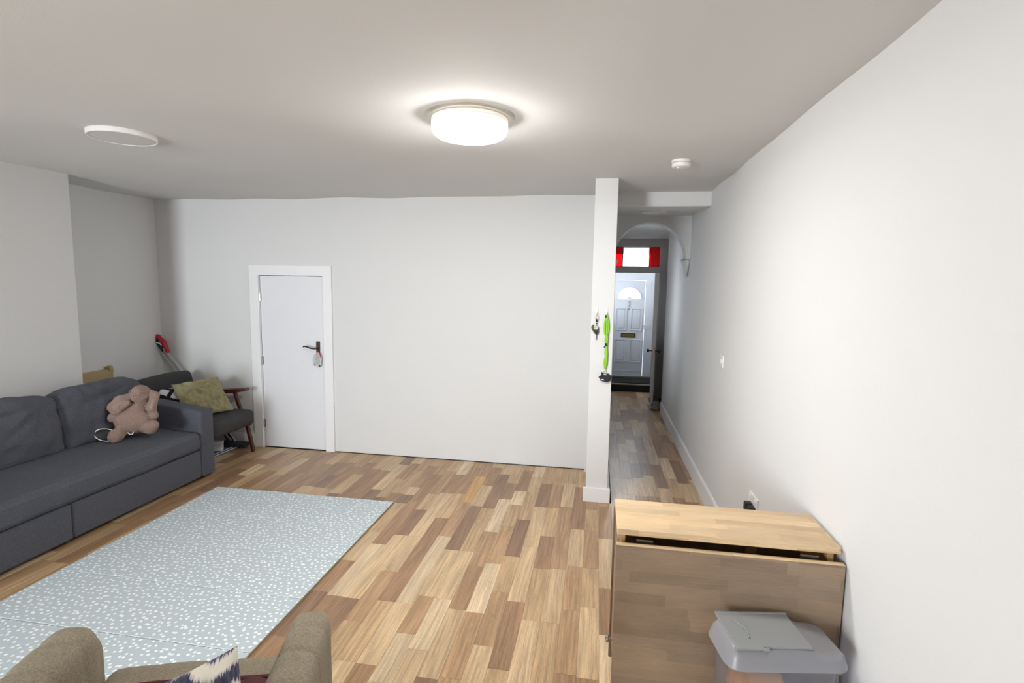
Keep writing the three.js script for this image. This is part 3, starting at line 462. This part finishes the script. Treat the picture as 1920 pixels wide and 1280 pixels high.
// ---------------------------------------------------------------- corner sofa along the left wall
{ const z0 = -3.88, z1 = -1.6, t = thing('sofa', 'dark grey fabric sofa bed along the left wall', 'sofa', [0, 0, 0]);
  const armShape = (za, zb) => { const g = panel([[-3.97, 0.03], [-3.172, 0.03], [-3.17, 0.575], [-3.97, 0.67]], [], za, zb, 0.016); return g; };
  obj('arm', armShape(z0, z0 + 0.15), M.sofa, t); obj('arm', armShape(z1 - 0.15, z1), M.sofa, t);
  obj('base', [bx(-3.97, -3.22, 0.04, 0.25, z0 + 0.15, z1 - 0.15, 0.01), bx(-3.97, -3.86, 0.04, 0.70, z0 + 0.15, z1 - 0.15, 0.02)], M.sofa, t);
  obj('drawer_front', bx(-3.225, -3.178, 0.028, 0.252, z0 + 0.152, -2.652, 0.012), M.sofa, t); obj('drawer_front', bx(-3.225, -3.176, 0.028, 0.252, -2.648, z1 - 0.152, 0.012), M.sofa, t);
  { const g = soft(0.70, 0.155, z1 - z0 - 0.306, { r: 0.035, px: 0.008, py: 0.022, pz: 0.0, wr: 0.005, f: 3, seed: 4, seg: 0.03 });
    const p = g.attributes.position; for (let i = 0; i < p.count; i++) if (p.getY(i) > 0) p.setY(i, p.getY(i) + 0.025 * smooth(0.3, -0.3, p.getX(i))); g.computeVertexNormals(); g.translate(-3.515, 0.333, (z0 + z1) / 2); obj('seat_cushion', g, M.sofa, t); }
  const backs = [[-3.725, -3.035], [-3.03, -2.34], [-2.335, -1.755]];
  backs.forEach(([a, b], i) => { const g = soft(0.21, 0.44, b - a, { r: 0.05, px: 0.03, py: 0.006, pz: 0.004, wr: 0.011, f: 3.2, seed: 20 + i * 7 });
    const p = g.attributes.position; for (let k = 0; k < p.count; k++) { const y = p.getY(k), x = p.getX(k), z = p.getZ(k); if (x > 0) { const c1 = y - 0.05 + 0.55 * (z + 0.1) , c2 = y - 0.12 + 0.12 * z; p.setX(k, x - 0.012 * Math.exp(-c1 * c1 / 0.0007) * smooth(0.3, 0, Math.abs(z + 0.15)) - 0.012 * Math.exp(-c2 * c2 / 0.0006) * smooth(0.3, 0.05, Math.abs(z))); } if (y > 0.12) p.setY(k, y - 0.035 * smooth((b - a) / 2 - 0.14, (b - a) / 2, Math.abs(z))); }
    g.computeVertexNormals(); g.rotateZ(0.16); g.translate(-3.755, 0.633, (a + b) / 2); obj('back_cushion', g, M.sofa, t); });
  for (const [x, z] of [[-3.24, z0 + 0.06], [-3.9, z0 + 0.06], [-3.24, z1 - 0.06], [-3.9, z1 - 0.06]]) obj('foot', rod([x, 0, z], [x, 0.035, z], 0.022), M.black, t);
}
// ---------------------------------------------------------------- plush rabbit, leaning in the corner of the sofa
{ const C = V(-3.50, 0.468, -3.44), r = V(0.80, 0, -0.60).normalize(), f = V(0.60, 0, 0.80).normalize();
  const t = thing('plush_rabbit', 'floppy eared brown plush rabbit slumped against the sofa arm', 'soft toy', [C.x, C.y, C.z], Math.atan2(-r.z, r.x));
  // local: x to the picture's right, y up, z towards the viewer; crop pixels to metres
  const S = 0.00082, q = (cx, cy, d) => [(cx - 360) * S * 0.98, (1020 - cy) * S, d];
  obj('body', blob([
    [q(360, 905, 0.02), q(395, 760, -0.03), 0.1, 0.06], [q(315, 900, 0.03), q(405, 900, 0.03), 0.082, 0.082], [q(395, 760, -0.03), q(415, 690, -0.02), 0.05, 0.052],
    [q(415, 672, -0.005), q(425, 660, 0.0), 0.07, 0.068], [q(410, 655, 0.03), q(412, 640, 0.045), 0.052, 0.044],
    [q(300, 770, 0.0), q(212, 850, 0.055), 0.03, 0.034], [q(490, 770, 0.0), q(525, 865, 0.045), 0.03, 0.033],
    [q(300, 950, 0.05), q(245, 998, 0.13), 0.042, 0.046], [q(245, 998, 0.13), q(235, 1004, 0.15), 0.046, 0.042], [q(420, 950, 0.05), q(500, 965, 0.09), 0.044, 0.046], [q(500, 965, 0.09), q(525, 940, 0.11), 0.046, 0.04],
  ], 100, 0.0055, 0.0035, 110), M.plush, t);
  obj('ear', blob([[q(360, 670, 0.02), q(270, 700, 0.035), 0.026, 0.034], [q(270, 700, 0.035), q(215, 755, 0.045), 0.034, 0.034], [q(215, 755, 0.045), q(235, 795, 0.06), 0.03, 0.026], [q(235, 795, 0.06), q(330, 725, 0.065), 0.026, 0.02]], 64, 0.007, 0.003, 110), M.plush, t);
  obj('ear', blob([[q(500, 655, 0.0), q(540, 680, 0.03), 0.026, 0.03], [q(540, 680, 0.03), q(515, 790, 0.06), 0.028, 0.032]], 56, 0.007, 0.003, 110), M.plush, t);
  obj('inner_ear', blob([[q(285, 712, 0.062), q(232, 758, 0.072), 0.014, 0.018], [q(232, 758, 0.072), q(262, 775, 0.082), 0.016, 0.012]], 40, 0.006, 0.002, 110), M.plushPale, t, 'paler inner ear');
  obj('inner_ear', blob([[q(536, 700, 0.055), q(518, 780, 0.085), 0.012, 0.014]], 36, 0.006, 0.002, 110), M.plushPale, t, 'paler inner ear');
  obj('nose', blob([[q(392, 642, 0.087), q(430, 640, 0.087), 0.011, 0.011]], 30, 0.005), M.plushNose, t, 'pink plush nose');
  for (const [x, y] of [[362, 625], [462, 628]]) obj('eye', new THREE.SphereGeometry(0.007, 12, 8).translate(...q(x, y, 0.052)), M.black, t);
  obj('tag', ribbon([q(325, 985, 0.10), q(345, 1000, 0.12), q(360, 1000, 0.125), q(372, 985, 0.12), q(368, 1005, 0.13)], 0.014, 0.003, [0, 0, 1]), M.white, t, 'white sewn-in tag');
  const b = thing('eye_mask', 'black padded pouch with a white piped edge behind the plush rabbit', 'pouch', [-3.575, 0.488, -3.27], 0.75); b.rotation.x = -0.5;
  const g = new THREE.SphereGeometry(0.07, 32, 16); g.scale(1, 0.62, 0.2); obj('body', g, M.black, b); obj('piping', (() => { const q2 = new THREE.TorusGeometry(0.07, 0.006, 8, 40); q2.scale(1, 0.62, 1); return q2; })(), M.white, b, 'white piping');
}
// ---------------------------------------------------------------- armchair behind the sofa arm
{ const t = thing('armchair', 'dark grey armchair with wooden arms in the corner beside cupboard door', 'armchair', [0, 0, 0]);
  const zA = -4.46, zB = -3.95;
  { const g = soft(0.66, 0.15, 0.56, { r: 0.05, px: 0.01, py: 0.015, wr: 0.003, seed: 3 }); g.rotateZ(0.06); g.translate(-3.535, 0.335, -4.205); obj('seat', g, M.chairGrey, t); }
  { const g = soft(0.13, 0.54, 0.60, { r: 0.05, px: 0.012, py: 0.01, wr: 0.003, seed: 9 }); g.rotateZ(0.22); g.translate(-3.89, 0.50, -4.205); obj('backrest', g, M.chairGrey, t); }
  for (const z of [zA - 0.02, zB - 0.03]) {
    const dip = z < -4.2 ? 0 : -0.09;
    obj('leg', bar([-3.245 + dip * 2, 0, z], [-3.31 + dip * 2, 0.30, z], 0.034, 0.034, 0.01), M.walnut, t);
    obj('leg', bar([-3.92, 0, z], [-3.84, 0.30, z], 0.032, 0.032, 0.01), M.walnut, t);
    obj('arm_post', bar([-3.325, 0.27, z], [-3.42, 0.575 + dip, z], 0.034, 0.03, 0.01), M.walnut, t);
    { const g = new THREE.ExtrudeGeometry(new THREE.Shape([[-3.94, 0.535], [-3.60, 0.562], [-3.42, 0.575], [-3.31, 0.598], [-3.285, 0.607], [-3.29, 0.618], [-3.42, 0.605], [-3.60, 0.588], [-3.94, 0.562]].map(([x, y]) => new THREE.Vector2(x, y))), { depth: 0.04, bevelEnabled: true, bevelSize: 0.006, bevelThickness: 0.006, bevelSegments: 2 }); g.translate(0, dip, z - 0.02); obj('armrest', metreUV(g), M.walnut, t); }
    obj('side_rail', bar([-3.86, 0.27, z], [-3.26, 0.275, z], 0.035, 0.022, 0.006), M.walnut, t);
  }
  const c = thing('cushion', 'creased olive green cushion lying on the corner armchair', 'cushion');
  obj('cover', pillow(0.40, 0.38, 0.12, { seed: 5, wr: 0.02, fold: -0.35 }), M.olive, c); stand(c, [-3.715, 0.715, -4.045], [0.45, 0.05, -0.89], [0.62, -0.72, 0.25], 0.40, 0.38, -1);
  const d = thing('cushion', 'black and white patterned cushion behind the olive cushion on armchair', 'cushion');
  obj('cover', pillow(0.4, 0.4, 0.11, { seed: 15, wr: 0.01 }), M.monochrome, d); stand(d, [-3.80, 0.675, -3.985], [0.301, 0.05, -0.952], [0.466, -0.879, 0.101], 0.40, 0.40, -1);
}
{ // mop leaning into the corner
  const t = thing('mop', 'mop with red handle and silver pole leaning in the back corner', 'mop', [0, 0, 0]), z = -4.585;
  obj('pole', [rod([-3.49, 0.06, -4.55], [-4.262, 0.955, z], 0.0145), rod([-3.56, 0.06, -4.555], [-4.31, 0.925, z - 0.012], 0.0105)], M.chrome, t);
  obj('grip', blob([[[-4.225, 0.925, z], [-4.27, 1.02, z], 0.019, 0.021], [[-4.27, 1.02, z], [-4.325, 1.075, z], 0.02, 0.018], [[-4.325, 1.075, z], [-4.372, 1.088, z], 0.017, 0.013]], 48, 0.006), M.red, t, 'red plastic grip');
  obj('trigger', blob([[[-4.345, 1.055, z + 0.004], [-4.335, 1.01, z + 0.004], 0.014, 0.018], [[-4.31, 0.985, z + 0.003], [-4.285, 0.94, z + 0.003], 0.017, 0.013]], 40, 0.006), M.black, t, 'black trigger'); obj('collar', tube([[-4.33, 1.012, z + 0.022], [-4.30, 1.01, z + 0.024], [-4.275, 0.99, z + 0.022]], 0.005, 10, 6), M.white, t);
  obj('mop_head', rbox(0.28, 0.035, 0.1, 0.012, -3.50, 0.04, -4.55, 0.0), M.blackSoft, t);
}
{ const t = thing('cardboard_box', 'flattened tan cardboard box with a folded flap standing behind the sofa', 'box', [-4.30, 0, -3.78]);
  obj('board', [bx(-0.035, 0.0, 0.0, 0.835, -0.245, 0.25, 0.004), bx(0.002, 0.018, 0.0, 0.825, -0.25, 0.25, 0.003)], M.cardboard, t);
  obj('flap', [rbox(0.05, 0.06, 0.035, 0.006, -0.005, 0.835, -0.235, 0, 0.2)], M.cardboard, t); }
{ const t = thing('floor_pouch', 'flat blue mat with white trim on the floor under armchair', 'mat', [-3.655, 0, -4.32], -0.05);
  obj('pad', bx(-0.17, 0.17, 0, 0.016, -0.26, 0.30, 0.007), M.blue, t); obj('trim', [bx(0.135, 0.155, 0.0145, 0.018, -0.25, 0.29), bx(0.166, 0.178, 0.004, 0.014, -0.255, 0.295, 0.004)], M.blueTrim, t, 'white trim'); 
  const b = thing('carton', 'small white carton under the corner armchair', 'carton', [-3.56, 0.017, -4.40], 0.4); obj('carton', bx(-0.04, 0.04, 0, 0.085, -0.03, 0.03, 0.003), M.whitePlastic, b); obj('lid', bx(-0.042, 0.042, 0.07, 0.088, -0.032, 0.032, 0.003), M.white, b);
  const s = thing('shoe', 'dark shoe lying under the corner armchair beside white carton', 'shoe', [-3.72, 0.017, -4.33], 0.2);
  obj('upper', blob([[[-0.09, 0.045, 0], [-0.04, 0.05, 0], 0.036, 0.036], [[-0.04, 0.042, 0], [0.09, 0.032, 0], 0.034, 0.028], [[-0.075, 0.05, 0], [-0.06, 0.085, 0], 0.032, 0.026]], 44, 0.008), M.black, s); obj('sole', rbox(0.26, 0.016, 0.08, 0.007, 0, 0.008, 0), M.dark, s);
}

// ---------------------------------------------------------------- folded gateleg table by the right wall
{ const t = thing('gateleg_table', 'folded light birch drop leaf table standing against the right wall', 'table', [0, 0, 0]);
  const x0 = 0.098, x1 = 0.857;
  obj('tabletop', bx(x0, x1, 0.742, 0.765, -2.162, -1.886, 0.002), M.birch, t);
  const leaf = obj('drop_leaf', bx(x0 - 0.003, x1 + 0.004, 0.05, 0.718, -1.876, -1.854, 0.0015), M.birchShaded, t); obj('lit_edge_band', bx(x0 - 0.003, x1 + 0.004, 0.7175, 0.7195, -1.8765, -1.8535, 0.0008), M.birch, leaf, 'top edge painted paler as lamp light'); obj('drop_leaf', bx(x0 - 0.003, x1 + 0.004, 0.05, 0.728, -2.186, -2.164, 0.0025), M.birchShaded, t);  // leaf shade is in its colour; paler strip stands for the lamp-lit edge
  for (const x of [x0 + 0.012, x1 - 0.032]) obj('end_panel', bx(x, x + 0.02, 0, 0.742, -2.14, -1.91, 0.002), M.birchEdge, t);
  obj('rail', [bx(x0 + 0.03, x1 - 0.03, 0.66, 0.742, -2.135, -2.117)], M.birchEdge, t);
  for (let i = 0; i < 3; i++) { const d = obj('drawer', bx(x0 + 0.004, x0 + 0.02, 0.17 + i * 0.185, 0.345 + i * 0.185, -2.13, -1.92, 0.003), M.birchShaded, t); if (i) continue; const k = lathe([[0.006, 0], [0.006, 0.012], [0.014, 0.018], [0.014, 0.026], [0.001, 0.03]], 18); k.rotateZ(Math.PI / 2); k.translate(x0 + 0.005, 0.25, -2.0); obj('knob', k, M.chrome, d); }
  for (const x of [x0 + 0.1, x1 - 0.1]) obj('hinge', [bx(x - 0.03, x + 0.03, 0.7395, 0.7425, -1.95, -1.90), bx(x - 0.03, x + 0.03, 0.69, 0.73, -1.8885, -1.8865)], M.metal, t);
  for (const z of [-1.905, -2.145]) obj('gate_leg', [bx(0.62, 0.66, 0, 0.66, z - 0.012, z + 0.012, 0.003), bx(0.15, 0.62, 0.62, 0.66, z - 0.012, z + 0.012, 0.003), bx(0.15, 0.62, 0.12, 0.16, z - 0.012, z + 0.012, 0.003)], M.birchEdge, t);
}
// ---------------------------------------------------------------- lidded storage tub in front of the table
{ const t = thing('storage_tub', 'translucent white plastic storage tub with hinged grey lid before the table', 'storage tub', [0.610, 0, -1.722], 0.16);
  const w = 0.37, d = 0.25, shell = (wt, wb, dt, db, h0, h1, mat) => { const g = new RoundedBoxGeometry(1, 1, 1, 5, 0.12), p = g.attributes.position; for (let i = 0; i < p.count; i++) { const y = p.getY(i) + 0.5; p.setXYZ(i, p.getX(i) * lerp(wb, wt, y), h0 + y * (h1 - h0), p.getZ(i) * lerp(db, dt, y)); } g.computeVertexNormals(); return g; };
  { // open-topped body with wall thickness
    const ring = (a, b, h, n = 10) => { const o = []; const r = 0.045; for (const [sx, sz, a0] of [[1, 1, 0], [-1, 1, 1], [-1, -1, 2], [1, -1, 3]]) for (let i = 0; i <= n; i++) { const A = (a0 + i / n) * Math.PI / 2; o.push([sx * (a / 2 - r) + r * Math.cos(A), h, sz * (b / 2 - r) + r * Math.sin(A)]); } return o; };
    const rings = [ring(0.10, 0.06, 0.0), ring(0.31, 0.19, 0.0), ring(0.325, 0.20, 0.012), ring(0.345, 0.192, 0.46), ring(0.36, 0.2, 0.465), ring(0.36, 0.2, 0.49), ring(0.335, 0.18, 0.49), ring(0.318, 0.193, 0.016), ring(0.10, 0.06, 0.012)];
    const pos = [], idx = [], n = rings[0].length; rings.forEach((q) => q.forEach((v) => pos.push(...v)));
    for (let j = 0; j < rings.length - 1; j++) for (let i = 0; i < n; i++) { const a = j * n + i, b = j * n + (i + 1) % n; idx.push(a, a + n, b, b, a + n, b + n); }
    const g = new THREE.BufferGeometry(); g.setAttribute('position', new THREE.Float32BufferAttribute(pos, 3)); g.setIndex(idx); g.computeVertexNormals(); obj('body', metreUV(g), M.milky, t);
  }
  // lid: level under the flap, falling away to the right, with a turned-down rim
  const nx = 40, nz = 26, W = 0.388, DD = 0.212, pos = [], idx = [], prof = (u, v) => { const e = Math.min((1 - Math.abs(u)) * W / 2, (1 - Math.abs(v)) * DD / 2); const dome = 0.028 * smooth(0.006, 0.03, e); const slope = -0.026 * smooth(0.12, 1, u); return 0.508 + Math.max(0, dome + slope * smooth(0.006, 0.03, e)) - 0.03 * (1 - smooth(0, 0.006, e)); };
  for (let j = 0; j <= nz; j++) for (let i = 0; i <= nx; i++) { const u = i / nx * 2 - 1, v = j / nz * 2 - 1; let x = u * W / 2, z = v * DD / 2; const r = 0.05, cx = Math.max(0, Math.abs(x) - (W / 2 - r)), cz = Math.max(0, Math.abs(z) - (DD / 2 - r)), m = Math.max(cx, cz), l = Math.hypot(cx, cz); if (l > 0 && cx > 0 && cz > 0) { x = Math.sign(x) * (W / 2 - r + cx * m / l); z = Math.sign(z) * (DD / 2 - r + cz * m / l); } pos.push(x, prof(u, v), z); }
  for (let j = 0; j < nz; j++) for (let i = 0; i < nx; i++) { const a = j * (nx + 1) + i, b = a + 1, c = a + nx + 1; idx.push(a, c, b, b, c, c + 1); }
  const g = new THREE.BufferGeometry(); g.setAttribute('position', new THREE.Float32BufferAttribute(pos, 3)); g.setIndex(idx); g.computeVertexNormals(); const lid = obj('lid', metreUV(g), M.milkyLid, t);
  obj('flap', [panel([[-0.165, -0.088], [-0.075, -0.088], [-0.07, -0.079], [0.075, -0.079], [0.075, 0.088], [-0.165, 0.088]], [], 0, 0.008, 0.002).rotateX(-Math.PI / 2).translate(0, 0.535, 0.0), bx(-0.165, 0.08, 0.536, 0.545, -0.099, -0.087, 0.003), tube([[-0.12, 0.545, -0.05], [-0.1, 0.545, 0.0], [-0.105, 0.545, 0.04]], 0.0025, 10, 5)], M.flap, lid, 'smoky grey hinged flap');
  obj('latch', rbox(0.02, 0.012, 0.012, 0.003, -0.072, 0.537, 0.084), M.milkyLid, lid);
  const c = thing('food_packet', 'orange packet standing inside the translucent storage tub', 'packet', [0.545, 0.02, -1.700], 0.16); 
  obj('packet', soft(0.15, 0.40, 0.10, { r: 0.02, px: 0.005, py: 0.005, pz: 0.012, wr: 0.004, seed: 2 }).translate(0, 0.205, 0), M.orange, c); obj('emblem', rod([0.03, 0.35, 0.05], [0.03, 0.35, 0.066], 0.03), std(0x9c8a66, 0.7), c, 'greyish round emblem');
  const e = thing('contents_bag', 'dark grey bag beside the orange packet inside the storage tub', 'bag', [0.70, 0.02, -1.731], 0.16); obj('bag', soft(0.11, 0.36, 0.13, { r: 0.03, wr: 0.006, seed: 8 }).translate(0, 0.185, 0), M.contents, e);
}
// ---------------------------------------------------------------- armchair in the foreground, seen from behind
{ const yaw = 0.30, t = thing('armchair', 'taupe upholstered armchair in the foreground facing the play mat', 'armchair', [-1.085, 0, -0.985], yaw);
  // local: -z is the front, +x to the right
  function arm(s) {
    const L = 0.66, w = s > 0 ? 0.125 : 0.14, n = 60, m = 20, pos = [], idx = [];
    for (let j = 0; j <= n; j++) { const a = j / n, z = -0.42 + a * L; // front to back
      const top = lerp(0.60, 0.625, a) * 1 - 0.05 * Math.pow(1 - smooth(0, 0.07, a), 2), half = w / 2 * (0.80 + 0.20 * smooth(0, 0.10, a)), seam = [0.16, 0.34, 0.54, 0.76].reduce((q, c) => q + Math.exp(-((a - c) ** 2) / 0.00016), 0);
      for (let i = 0; i <= m; i++) { const b = i / m * Math.PI, cx = Math.cos(b), sy = Math.sin(b), ex = Math.sign(cx) * Math.pow(Math.abs(cx), 0.55), ey = Math.pow(sy, 0.6); const y = 0.17 + (top - 0.17) * (i === 0 || i === m ? 0 : (0.78 + 0.22 * ey)); pos.push(ex * half * (1 - 0.05 * seam), y - 0.008 * seam * ey, z); } }
    for (let j = 0; j < n; j++) for (let i = 0; i < m; i++) { const p = j * (m + 1) + i; idx.push(p, p + 1, p + m + 1, p + 1, p + m + 2, p + m + 1); }
    for (const j of [0, n]) for (let i = 1; i < m; i++) { const o = j * (m + 1); j ? idx.push(o, o + i, o + i + 1) : idx.push(o, o + i + 1, o + i); }
    const g = new THREE.BufferGeometry(); g.setAttribute('position', new THREE.Float32BufferAttribute(pos, 3)); g.setIndex(idx); g.computeVertexNormals(); const u = softUV(g); u.translate(s * 0.345, 0, 0); return u;
  }
  obj('arm', arm(-1), M.tan, t); obj('arm', arm(1), M.tan, t);
  obj('seat', soft(0.57, 0.17, 0.66, { r: 0.045, py: 0.018, wr: 0.003, seed: 6 }).translate(0, 0.34, -0.13), M.tan, t);
  obj('base', bx(-0.30, 0.30, 0.15, 0.27, -0.42, 0.24, 0.02), M.tan, t);
  { const g = soft(0.66, 0.52, 0.16, { r: 0.06, pz: 0.02, wr: 0.004, seed: 12 }); g.rotateX(0.2); g.translate(0, 0.50, 0.30); obj('backrest', g, M.tan, t); }
  for (const [x, z] of [[-0.27, -0.36], [0.27, -0.36], [-0.27, 0.22], [0.27, 0.22]]) obj('leg', rod([x * 1.05, 0, z * 1.05], [x, 0.16, z], 0.014, 0.022), M.walnut, t);
  const c = thing('cushion', 'cream cushion with a brushed navy ikat print on the foreground armchair', 'cushion', [0, 0, 0]);
  obj('cover', pillow(0.32, 0.32, 0.11, { seed: 25, wr: 0.006, ear: 0.06 }), M.ikat, c); stand(c, [-0.90, 0.70, -1.15], [-0.857, -0.338, 0.389], [0.496, -0.744, 0.447], 0.32, 0.32, 1);
  const v = thing('throw_blanket', 'dark burgundy velvet throw on the foreground armchair under ikat cushion', 'throw', [-1.09, 0.452, -1.10], yaw);
  { const g = new THREE.PlaneGeometry(0.48, 0.34, 40, 30); g.rotateX(-Math.PI / 2); const p = g.attributes.position; for (let i = 0; i < p.count; i++) p.setY(i, 0.006 + 0.012 * (1 + N2(p.getX(i) * 7, p.getZ(i) * 7)) ); const b = g.clone(); b.translate(0, -0.008, 0); const bi = b.index.array; for (let i = 0; i < bi.length; i += 3) { const q = bi[i]; bi[i] = bi[i + 1]; bi[i + 1] = q; } g.computeVertexNormals(); b.computeVertexNormals(); obj('blanket', [g, b], M.velvet, v); obj('hem', tube([[-0.24, 0.012, -0.172], [-0.1, 0.02, -0.172], [0.05, 0.016, -0.172], [0.24, 0.012, -0.172]], 0.009, 30, 8), M.velvet, v); }
}
{ const t = thing('draught_excluder', 'grey cloth roll on the floor behind the open hall door', 'cloth roll', [0.812, 0.066, -7.12]);
  const g = new THREE.CylinderGeometry(0.062, 0.062, 0.4, 28); g.rotateX(Math.PI / 2); g.translate(0, 0, -0.2); obj('roll', g, M.greyCloth, t); const pts = []; for (let i = 0; i <= 40; i++) { const a = i / 40 * TAU * 2.4, r = 0.008 + 0.046 * i / 40; pts.push([r * Math.cos(a), r * Math.sin(a), 0.001]); } obj('spiral_edge', tube(pts, 0.005, 90, 6), std(0xa9a49c, 0.9), t, 'paler spiral edge'); }

renderer.render(scene, camera);
